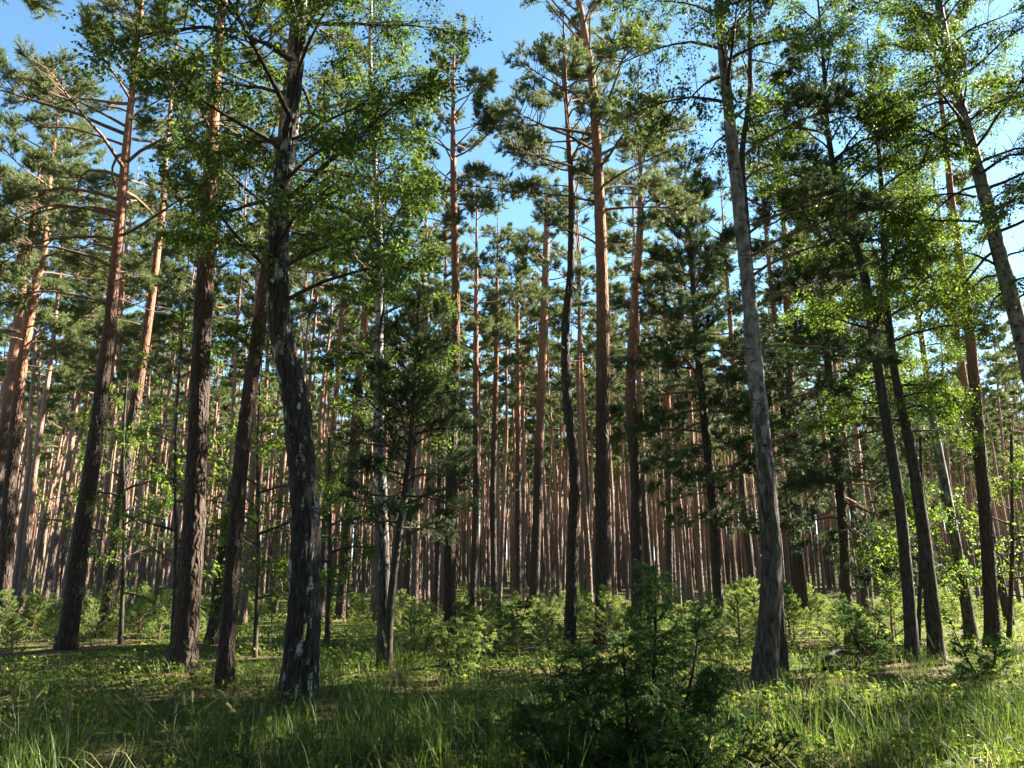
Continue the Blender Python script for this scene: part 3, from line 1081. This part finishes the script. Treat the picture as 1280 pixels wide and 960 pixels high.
# beyond them the wood reads as one mass
far = Buf()
farf = Buf()
rng = np.random.default_rng(99)
cnt = 5200
Yf = np.sqrt(rng.uniform(70 ** 2, 230 ** 2, cnt))
Xf = rng.uniform(-.74, .74, cnt) * Yf
Zf = gz(Xf, Yf)
FARQ = dict(seg=3, shoots=2, wood=False, twigs=3, twig_len=.45, tufts=2, k=3, ln=.36, w=.17)
FARQ2 = dict(seg=3, shoots=1.2, wood=False, twigs=2, twig_len=.5, tufts=1, k=3, ln=.60, w=.38)
crown_kinds = []
for s in range(6):
    r2 = np.random.default_rng(300 + s)
    bq = Buf()
    Q = np.column_stack([np.zeros(5), np.zeros(5), np.linspace(0, 19, 5), np.linspace(.13, .02, 5)])
    dump = Buf()
    pine_crown(r2, Q, 12.2, 18.9, 11 if s < 3 else 7, 2.3, FARQ if s < 3 else FARQ2, lambda i: dump, bq, (.1, .85), (-.3, .2))
    crown_kinds.append((np.concatenate(bq.v), np.concatenate(bq.t)))
for x, y, z in zip(Xf, Yf, Zf):
    sc = rng.uniform(.85, 1.15)
    a = rng.uniform(0, 2 * PI)
    lx, ly = rng.normal(size=2) * .35
    zz = np.array([-.3, 6, 12, 19]) * sc
    P = np.column_stack([x + lx * zz / 19, y + ly * zz / 19, z + zz])
    far.tube(P, np.array([.125, .105, .078, .02]) * sc * rng.uniform(.7, 1.35), 5)
    cv, ct = crown_kinds[int(rng.integers(3)) + (3 if y > 115 else 0)]
    c, s_ = math.cos(a) * sc, math.sin(a) * sc
    if y < 120 or rng.random() < .30:
        V = np.column_stack([cv[:, 0] * c - cv[:, 1] * s_ + x + lx * .8, cv[:, 0] * s_ + cv[:, 1] * c + y + ly * .8, cv[:, 2] * sc + z])
        farf.add(V, np.arange(len(V)).reshape(-1, 3), ct)
fw = link('pine_wood', far.build('pine_wood', M['pine_bark_stand']))
tag(fw, 'far depth of the pine wood, a mass of thin trunks', 'wood', kind='stuff')
tag(link('pine_wood_foliage', farf.build('pine_wood_foliage', M['needle'], False)), 'green crowns of the far pine wood above the thin trunks', 'foliage', kind='stuff')


# the wood goes on behind and beside the camera and shades the place: one mass, never in view
sw = link('surrounding_wood', None)
tag(sw, 'pine wood closing in behind and beside the viewpoint', 'wood', kind='stuff')
rng = np.random.default_rng(64)
for k in range(SURROUND):
    for _ in range(200):
        a = rng.uniform(0, 2 * PI)
        d = rng.uniform(5, 26)
        if abs(a - PI / 2 + SUN_AZ) < .5 and rng.random() < .45:
            continue
        x, y = math.cos(a) * d, math.sin(a) * d
        if k > SURROUND - 9:
            x, y = rng.uniform(13, 30), rng.uniform(6, 22)  # extra unseen trees, added here to shade the right foreground
        if (y < 1 or abs(x) > .76 * y + 2.5) and free(x, y, 1.8):
            break
    else:
        continue
    placed.append((x, y))
    tm, fm = protos[int(rng.integers(len(protos)))]
    for nm, me in (('trunk', tm), ('crown', fm)):
        o = link(nm, me, sw, (x, y, float(gz(x, y))))
        o.rotation_euler = (0, 0, rng.uniform(0, 6.28))
        s_ = rng.uniform(.85, 1.05)
        o.scale = (s_ * 1.5, s_ * 1.5, s_)

# ------------------------------------------------------------------ undergrowth: young pines and junipers
def young_pine(seed, h, dark=False):
    rng = np.random.default_rng(seed)
    w, f = Buf(), Buf()
    top = np.array([rng.normal() * .06, rng.normal() * .06, h])
    P = np.array([[0, 0, -.1], top * .35 + rng.normal(size=3) * .02, top * .7, top])
    w.tube(P, [.018 * h, .013 * h, .009 * h, .003], 5)
    nw = int(4 + h * 4)
    Tp, Ta = [], []
    for k in range(nw):
        z = .10 + (k / nw) ** .9 * .88
        p = np.array([np.interp(z * h, P[:, 2], P[:, c]) for c in range(3)])
        for b in range(5):
            az = rng.uniform(0, 2 * PI)
            L = (.62 * (1 - z) + .10) * h * .62 * rng.uniform(.6, 1.2)
            L = min(L, .75)
            lp = limb_path(rng, p, az, .25 + .5 * z, L, .45, 5, .08)
            w.tube(lp, np.linspace(.006 * h, .0025, 5), 3)
            A, B, t = side_shoots(rng, lp, max(2, int(L * 9)), L * .42, .3, .3, .9, .3)
            for a, e in list(zip(A, B)) + [(lp[1], lp[-1])]:
                m = max(2, int(np.linalg.norm(e - a) / .075))
                s = np.linspace(.2, 1, m)[:, None]
                Tp.append(a + (e - a) * s)
                Ta.append(np.repeat(unit((e - a)[None]), m, 0))
    Tp.append(top + np.array([[0, 0, -.1], [0, 0, 0.]]))
    Ta.append(np.array([[0, 0, 1.]] * 2))
    needles(f, rng, np.concatenate(Tp), np.concatenate(Ta), 11, .066, .010, .8, .04)
    return w, f


yp = []
YH = [.7, .9, 1.1, 1.3, 1.5, 1.0]
for s in range(6):
    w, f = young_pine(400 + s, YH[s])
    yp.append((w.build('stem', M['twig']), f.build('foliage', M['needle_young'], False)))

rng = np.random.default_rng(123)
spots = []
tries = 0
while len(spots) < 265 and tries < 40000:
    tries += 1
    Yd = 15.5 + 24 * rng.beta(1.15, 1.7)
    Xd = rng.uniform(-.72, .72) * Yd
    if Yd < 19 and -.28 < Xd / Yd < .60 and rng.random() < .6:
        continue
    if noise2(Xd * .25 + 3, Yd * .25 + 8) < .37 + .10 * (Yd < 19):
        continue
    if all((Xd - a) ** 2 + (Yd - b) ** 2 > .40 for a, b in spots) and free(Xd, Yd, .5):
        spots.append((Xd, Yd))
for x, y in spots:
    tm, fm = yp[int(rng.integers(6))]
    root = link('young_pine', None, loc=(x, y, float(gz(x, y))))
    s = rng.uniform(.55, 1.05)
    root.scale = (s * rng.uniform(1.1, 1.6),) * 2 + (s,)
    root.rotation_euler = (rng.normal() * .06, rng.normal() * .06, rng.uniform(0, 2 * PI))
    part = 'round the leafy saplings' if x < -.25 * y else ('round the dark curved trees' if x > .28 * y else 'round the tall central pines')
    hh = s * YH[yp.index((tm, fm))]
    size = 'knee high' if hh < .75 else ('waist high' if hh < 1.1 else 'chest high')
    near = beside(x, y, size + ' young pine', 3.2)
    tag(root, near or size + ' young pine in the thicket ' + part, 'young pine', 'young pines of the undergrowth')
    link('stem', tm, root)
    link('foliage', fm, root)


def juniper(seed, stems, spray, k, ln):
    """stems: (dx, dy, height, lean az, lean amount, spread)"""
    rng = np.random.default_rng(seed)
    f = Buf()
    ws = []
    for (dx, dy, h, az, ln_, sp) in stems:
        w = Buf()
        top = np.array([dx + math.cos(az) * ln_, dy + math.sin(az) * ln_, h])
        b = np.array([dx * .35, dy * .35, -.05])
        mid = b * .5 + top * .5 + np.array([math.cos(az) * ln_ * .2 + dx * .2, dy * .2 + math.sin(az) * ln_ * .2, -h * .05])
        P = smooth_path(np.column_stack([np.array([b, mid, top]), [0, 0, 0]]), .12)[:, :3]
        w.tube(P, np.linspace(.010 + .012 * h, .004, len(P)), 6)
        Tp, Ta = [], []
        nb = int(h * 30 * spray)
        for i in range(nb):
            t = rng.uniform(.12, 1)
            p = P[min(len(P) - 1, int(t * (len(P) - 1)))]
            L = sp * (1.05 - .8 * t) * rng.uniform(.5, 1.2) + .08
            lp = limb_path(rng, p, rng.uniform(0, 2 * PI), .45 + rng.normal() * .3, L, .2 + rng.normal() * .3, 5, .12)
            w.tube(lp, np.linspace(.005, .0015, 5), 3)
            A, B, tt = side_shoots(rng, lp, int(4 + L * 22), .15 + L * .12, .1, .5, .9, .10)
            m = 7
            s = np.linspace(.0, 1, m)[None, :, None]
            sag = np.array([0, 0, -.05]) * s ** 2
            q = A[:, None] + (B - A)[:, None] * s + sag
            Tp.append(q.reshape(-1, 3))
            Ta.append(np.repeat(unit(B - A), m, 0))
        needles(f, rng, np.concatenate(Tp), np.concatenate(Ta), k, ln, JW[0], 1.1, .012)
        ws.append(w)
    return ws, f


JW = [.0045]


def place_juniper(name, label, loc, seed, stems, spray, group='junipers', k=6, ln=.022, jw=.0078, mat='juniper'):
    JW[0] = jw
    ws, f = juniper(seed, stems, spray, k, ln)
    root = link(name, None, loc=(loc[0], loc[1], float(gz(*loc))))
    tag(root, label, 'juniper', group)
    for w in ws:
        link('stem', w.build('stem', M['dark_bark']), root)
    link('foliage', f.build('foliage', M[mat], False), root)
    return root


p = at(782, 900, 6.6)
place_juniper('juniper', 'large dark feathery juniper filling the centre foreground', (p[0], 6.6), 71,
              [(.30, .1, 1.74, 1.2, .05, .32), (.46, .1, 1.34, .3, .24, .28), (.10, .15, 1.16, 2.4, .10, .36), (-.20, 0, 1.10, 2.9, .16, .40), (-.42, -.1, .95, 3.1, .2, .38),
               (.62, 0, .92, .2, .2, .28), (.15, -.3, .78, -1.2, .2, .38), (-.66, -.1, .66, 3.1, .2, .36), (-.3, -.3, .70, -2.2, .2, .38), (.45, -.3, .60, -.6, .2, .34),
               (-.85, 0, .52, 3.0, .2, .34)], 1.7)
p = at(900, 930, 6.9)
place_juniper('juniper', 'low spreading juniper at the foot of the large one, right side', (p[0], 7.0), 72,
              [(0, 0, .46, 0, .3, .3), (.3, -.1, .38, -.4, .3, .28), (-.2, -.15, .42, 3, .2, .28)], 1.3)
p = at(600, 930, 7.2)
place_juniper('juniper', 'low dark juniper at bottom centre beside the tall grass', (p[0], 7.2), 73,
              [(0, 0, .48, 2, .1, .28), (.22, .1, .40, .3, .2, .26), (-.18, 0, .36, 3, .15, .26)], 1.3)
Yj = 12.6
p = at(572, 850, Yj)
place_juniper('juniper', 'small cup shaped juniper with pale green foliage in the left centre', (p[0], Yj), 74,
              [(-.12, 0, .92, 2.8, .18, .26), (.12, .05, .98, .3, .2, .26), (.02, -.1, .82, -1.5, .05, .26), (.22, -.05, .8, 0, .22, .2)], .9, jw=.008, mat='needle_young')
p = at(525, 830, 15)
place_juniper('juniper', 'pale juniper just left of the cup shaped one', (p[0], 15), 75,
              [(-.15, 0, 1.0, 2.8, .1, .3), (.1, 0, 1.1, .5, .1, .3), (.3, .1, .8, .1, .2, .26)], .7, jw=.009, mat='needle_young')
for k, (px, Y, h, lab) in enumerate([(610, 17, 1.15, 'round dark juniper behind the small cup shaped juniper'),
                                     (1085, 15.5, 1.05, 'bushy juniper left of the curved dark tree'),
                                     (640, 20, 1.2, 'dull green juniper in the middle left of the crooked pine'),
                                     (1225, 13.0, .85, 'small juniper low at the right in front of the slender pine'),
                                     (835, 13.5, 1.0, 'juniper half hidden behind the large dark one')]):
    p = at(px, 800, Y)
    place_juniper('juniper', lab, (p[0], Y), 80 + k, [(-.2, 0, h, 2.8, .2, .34), (.2, .1, h * .9, .4, .2, .34), (0, -.2, h * .8, -1.4, .15, .34)], .6, jw=.010, ln=.032)


# ------------------------------------------------------------------ grass and low plants
def blades(buf, rng, x, y, h, w, lean, t=None):
    """curved tapering grass blades of four joints"""
    n = len(x)
    az = rng.uniform(0, 2 * PI, n)
    d = np.column_stack([np.cos(az), np.sin(az), np.zeros(n)])
    sd = np.column_stack([-np.sin(az), np.cos(az), np.zeros(n)])
    b = np.column_stack([x, y, gz(x, y) - .02])
    rows = []
    for s, ww in ((0, 1), (.4, .9), (.75, .6)):
        c = b + d * (lean * h * s ** 2)[:, None] + np.array([0, 0, 1.]) * (h * (s - .35 * lean * s ** 2.4))[:, None]
        rows += [c - sd * (w * ww / 2)[:, None], c + sd * (w * ww / 2)[:, None]]
    tip = b + d * (lean * h)[:, None] + np.array([0, 0, 1.]) * (h * (1 - .35 * lean - .12 * lean ** 2))[:, None]
    rows.append(tip)
    V = np.stack(rows, 1).reshape(-1, 3)
    o = np.arange(n)[:, None] * 7
    tt = np.repeat(rng.random(n) if t is None else t, 7)
    buf.add(V, np.vstack([o + np.array([[0, 1, 3, 2]]), o + np.array([[2, 3, 5, 4]])]), tt)
    buf.add(np.zeros((0, 3)), np.zeros((0, 3), np.int32))
    buf.f[-1] = (o + np.array([[4, 5, 6]])).astype(np.int32) + (buf.n - len(V))


rng = np.random.default_rng(31)
gr = Buf()


def sample(n, y0, y1, half=.72, power=1.0):
    y = y0 + (y1 - y0) * rng.random(n) ** power
    return rng.uniform(-half, half, n) * y, y


# tussocks: many blades from one foot
x0, y0 = sample(3000, 5.8, 16, power=1.25)
dens = noise2(x0 * .5 + 60, y0 * .5 + 20)
keep = dens + rng.random(len(x0)) * .3 > .50 + .04 * np.maximum(y0 - 8.5, 0) + .16 * (x0 < -y0 * .18)
x0, y0 = x0[keep], y0[keep]
k = 15
X = np.repeat(x0, k) + rng.normal(size=len(x0) * k) * .07
Yb = np.repeat(y0, k) + rng.normal(size=len(x0) * k) * .07
hh = np.repeat(rng.uniform(.22, .70, len(x0)) * (1 - .35 * (y0 > 10)), k) * rng.uniform(.5, 1.2, len(X))
blades(gr, rng, X, Yb, hh, rng.uniform(.004, .008, len(X)), rng.uniform(.1, .95, len(X)) ** 1.2)
X, Yb = sample(11500, 5.8, 15, power=1.1)
blades(gr, rng, X, Yb, rng.uniform(.08, .32, len(X)) * np.clip(1.5 - Yb / 18, .5, 1), rng.uniform(.004, .008, len(X)), rng.uniform(.1, .9, len(X)))
X, Yb = sample(12000, 14, 40, power=1.3)
keep = noise2(X * .4 + 7, Yb * .4) > .42
X, Yb = X[keep], Yb[keep]
blades(gr, rng, X, Yb, rng.uniform(.15, .4, len(X)), rng.uniform(.010, .018, len(X)), rng.uniform(.1, .9, len(X)))
tag(link('grass', gr.build('grass', M['grass'], True)), 'green forest grass over the floor', 'grass', kind='stuff')

cv = Buf()
X, Yb = sample(110000, 6.5, 48, power=1.35)
keep = noise2(X * .6 + 90, Yb * .6 + 33) + noise2(X * 2.1, Yb * 2.1) * .4 > .56
X, Yb = X[keep], Yb[keep]
nn = len(X)
P = np.column_stack([X, Yb, gz(X, Yb) + rng.uniform(.01, .16, nn) * (.4 + noise2(X * 2, Yb * 2))])
D = unit(rng.normal(size=(nn, 3)) * np.array([1, 1, .5]) + np.array([0, 0, .3]))
leaves(cv, rng, P, D, .040 + .0015 * Yb, 1.0)
tag(link('ground_cover', cv.build('ground_cover', M['cover'], False)), 'low yellow green plants and moss over the forest floor', 'ground cover', kind='stuff')


# dry blades among the green ones
dg_ = Buf()
X, Yb = sample(5200, 6, 16, power=1.2)
blades(dg_, rng, X, Yb, rng.uniform(.15, .55, len(X)) * np.clip(1.5 - Yb / 18, .5, 1), rng.uniform(.003, .006, len(X)), rng.uniform(.3, 1.0, len(X)))
tag(link('dry_grass', dg_.build('dry_grass', M['straw'])), 'dry straw coloured blades among the green grass', 'dry grass', kind='stuff')

# broad leaved herbs
hb = Buf()
X, Yb = sample(520, 6.5, 17, power=1.2)
k = 12
nn = len(X) * k
az = rng.uniform(0, 2 * PI, nn)
P = np.column_stack([np.repeat(X, k), np.repeat(Yb, k), np.repeat(gz(X, Yb), k)]) + np.column_stack([np.cos(az) * .05, np.sin(az) * .05, np.repeat(rng.uniform(.08, .34, len(X)), k) * rng.uniform(.4, 1, nn)])
leaves(hb, rng, P, np.column_stack([np.cos(az), np.sin(az), rng.uniform(-.3, .5, nn)]), .08, 2.2, .5)
tag(link('herbs', hb.build('herbs', M['leaf'], False)), 'broad leaved herbs scattered in the grass', 'herbs', kind='stuff')

# twigs, cones and needle litter on the floor
lt = Buf()
X, Yb = sample(1500, 7, 24, power=1.2)
for x, y in zip(X, Yb):
    a = rng.uniform(0, 6.28)
    l = .06 + .75 * rng.random() ** 3
    z = float(gz(x, y)) + .02
    d = np.array([math.cos(a), math.sin(a), rng.normal() * .15]) * l
    lt.tube(np.array([[x, y, z], [x, y, z] + d * .5 + rng.normal(size=3) * .01, [x, y, z] + d]), [.006, .005, .002], 4)
X, Yb = sample(7000, 7, 26, power=1.2)
P = np.column_stack([X, Yb, gz(X, Yb) + .015])
leaves(lt, rng, P, rng.normal(size=(len(X), 3)) * np.array([1, 1, .15]), .06, 3, .5)
tag(link('floor_litter', lt.build('floor_litter', M['brown'], False)), 'brown twigs and dead leaves on the forest floor', 'litter', kind='stuff')


def seed_stalk(rng, h):
    st, hd = Buf(), Buf()
    az = rng.uniform(0, 2 * PI)
    d = np.array([math.cos(az), math.sin(az), 0])
    s = np.linspace(0, 1, 6)[:, None]
    L = rng.uniform(.1, .35)
    P = d * L * h * s ** 2.2 + np.array([0, 0, 1.]) * h * (s - .1 * L * s ** 3)
    st.tube(P, np.linspace(.0028, .0014, 6), 3)
    T = unit(P[-1] - P[-2] + d * .08)
    m = 70
    t = rng.random(m)
    Q = P[-1] + T * ((t - .25) * .20)[:, None]
    A = np.repeat(unit((T + d * .1)[None]), m, 0)
    needles(hd, rng, Q, A, 3, .045, .009, .5, .012)
    return st, hd


kinds = []
for s in range(5):
    st, hd = seed_stalk(np.random.default_rng(500 + s), 1.0)
    kinds.append((st.build('stalk', M['grass']), hd.build('seed_head', M['straw'], False)))
rng = np.random.default_rng(8)
stalks = [(438, 870, 8.6, .78), (487, 870, 8.2, .95), (500, 870, 8.0, .90), (375, 850, 8.8, 1.0), (475, 900, 7.9, .72), (490, 900, 7.8, .7), (620, 870, 9, .8), (348, 860, 9, .85),
          (645, 870, 10, .9), (1028, 860, 9.0, .85), (1180, 870, 9.5, .8), (905, 860, 10.5, .9), (112, 850, 10, .8), (185, 850, 10.5, .8), (245, 870, 10.2, .7), (560, 880, 8.6, .8)]
for px, py, Y, h in stalks:
    p = at(px, py, Y)
    a, b = kinds[int(rng.integers(5))]
    r = link('flowering_grass', None, loc=(p[0], Y, float(gz(p[0], Y))))
    r.scale = (h,) * 3
    r.rotation_euler = (0, 0, rng.uniform(0, 6.28))
    tag(r, 'tall grass stalk with a pale plume standing above the grass', 'grass stalk', 'tall flowering grass stalks')
    link('stalk', a, r)
    link('seed_head', b, r)
# creamy plumed weeds at the bottom left
for k in range(26):
    px = rng.uniform(150, 330) if k < 18 else rng.uniform(0, 150)
    Y = rng.uniform(7.0, 7.9)
    p = at(px, 930, Y)
    a, b = kinds[int(rng.integers(5))]
    r = link('flowering_grass', None, loc=(p[0], Y, float(gz(p[0], Y))))
    h = rng.uniform(.40, .58)
    r.scale = (h * 1.5, h * 1.5, h)
    r.rotation_euler = (0, 0, rng.uniform(0, 6.28))
    tag(r, 'short creamy plumed grass in the clump at bottom left', 'grass stalk', 'creamy plumed grass at bottom left')
    link('stalk', a, r)
    link('seed_head', b, r)


# oak seedling: every large leaf its own part
def oak_leaf():
    pts = [(0, 0), (.1, .05), (.2, .14), (.3, .09), (.42, .2), (.52, .12), (.65, .22), (.74, .13), (.87, .14), (1, 0)]
    b = Buf()
    top = np.array([[x, y, abs(y) * .3 - .15 * x * x] for x, y in pts])
    bot = np.array([[x, -y, abs(y) * .3 - .15 * x * x] for x, y in pts])
    mid = np.array([[x, 0, -.15 * x * x] for x, y in pts])
    n = len(pts)
    i = np.arange(n - 1)[:, None]
    b.add(np.vstack([top, mid, bot]), np.vstack([i + np.array([[n, n + 1, 1, 0]]), i + np.array([[2 * n, 2 * n + 1, n + 1, n]])]), .9)
    return b.build('leaf', M['leaf_light'])


om = oak_leaf()
p = at(762, 890, 6.4)
r = link('oak_seedling', None, loc=(p[0], 6.4, float(gz(p[0], 6.4))))
tag(r, 'oak sprig with bright lobed leaves in front of the large juniper', 'seedling')
st = Buf()
zt = p[2]
st.tube(np.array([[0, 0, -.05], [.02, .02, zt * .6], [0, 0, zt]]), [.006, .005, .003], 5)
link('stem', st.build('stem', M['dark_bark']), r)
for k in range(11):
    o = link('leaf', om, r)
    o.location = (rng.normal() * .03, rng.normal() * .03, zt + rng.uniform(-.06, .03))
    s = rng.uniform(.085, .13)
    o.scale = (s,) * 3
    o.rotation_euler = (rng.normal() * .4, rng.normal() * .35 + .1, k * 2.4)


# fallen wood
def fallen(label, pts, r, seed, mat='dark_bark', twigs=5):
    rng = np.random.default_rng(seed)
    P = smooth_path(np.column_stack([np.array(pts, float), np.zeros(len(pts))]), .08)[:, :3]
    P += rng.normal(size=P.shape) * .006
    foot = P[0] * np.array([1, 1, 0])
    b = Buf()
    b.tube(P - foot, np.linspace(r, r * .35, len(P)), 8)
    o = link('fallen_branch', b.build('fallen_branch', M[mat]), loc=tuple(foot))
    tag(o, label, 'branch', 'fallen branches')
    tb = [Buf() for _ in range(twigs)]
    for t in tb:
        q = P[int(rng.uniform(.3, .95) * len(P))] - foot
        lp = limb_path(rng, q, rng.uniform(0, 6.28), .3, rng.uniform(.2, .6), .2, 5)
        t.tube(lp, np.linspace(r * .35, r * .1, 5), 4)
        link('twig', t.build('twig', M[mat]), o)


def gp(px, py, dz=.06, Y=None):
    Y = Y or ground_y(py)
    p = at(px, py, Y)
    return [p[0], Y, float(gz(p[0], Y)) + dz]


fallen('thin dark branch hanging low over grass left of the cup shaped juniper', [gp(515, 868, .22, 12.2), gp(550, 862, .28, 12.4), gp(580, 850, .45, 12.6)], .018, 1)
fallen('dark broken branch lying in the grass right of the grey birch', [gp(1030, 838, .1), gp(1050, 832, .30), gp(1072, 836, .2), gp(1090, 842, .05)], .045, 2)
fallen('short black log in shade below the broken branch at right', [gp(1030, 846, .1), gp(1058, 844, .14), gp(1085, 846, .1)], .07, 3, twigs=2)
fallen('pale thin stick in the grass at the bottom of the large juniper', [gp(655, 925, .3, 6.6), gp(690, 945, .18, 6.5), gp(705, 962, .1, 6.4)], .010, 4, mat='dead', twigs=2)
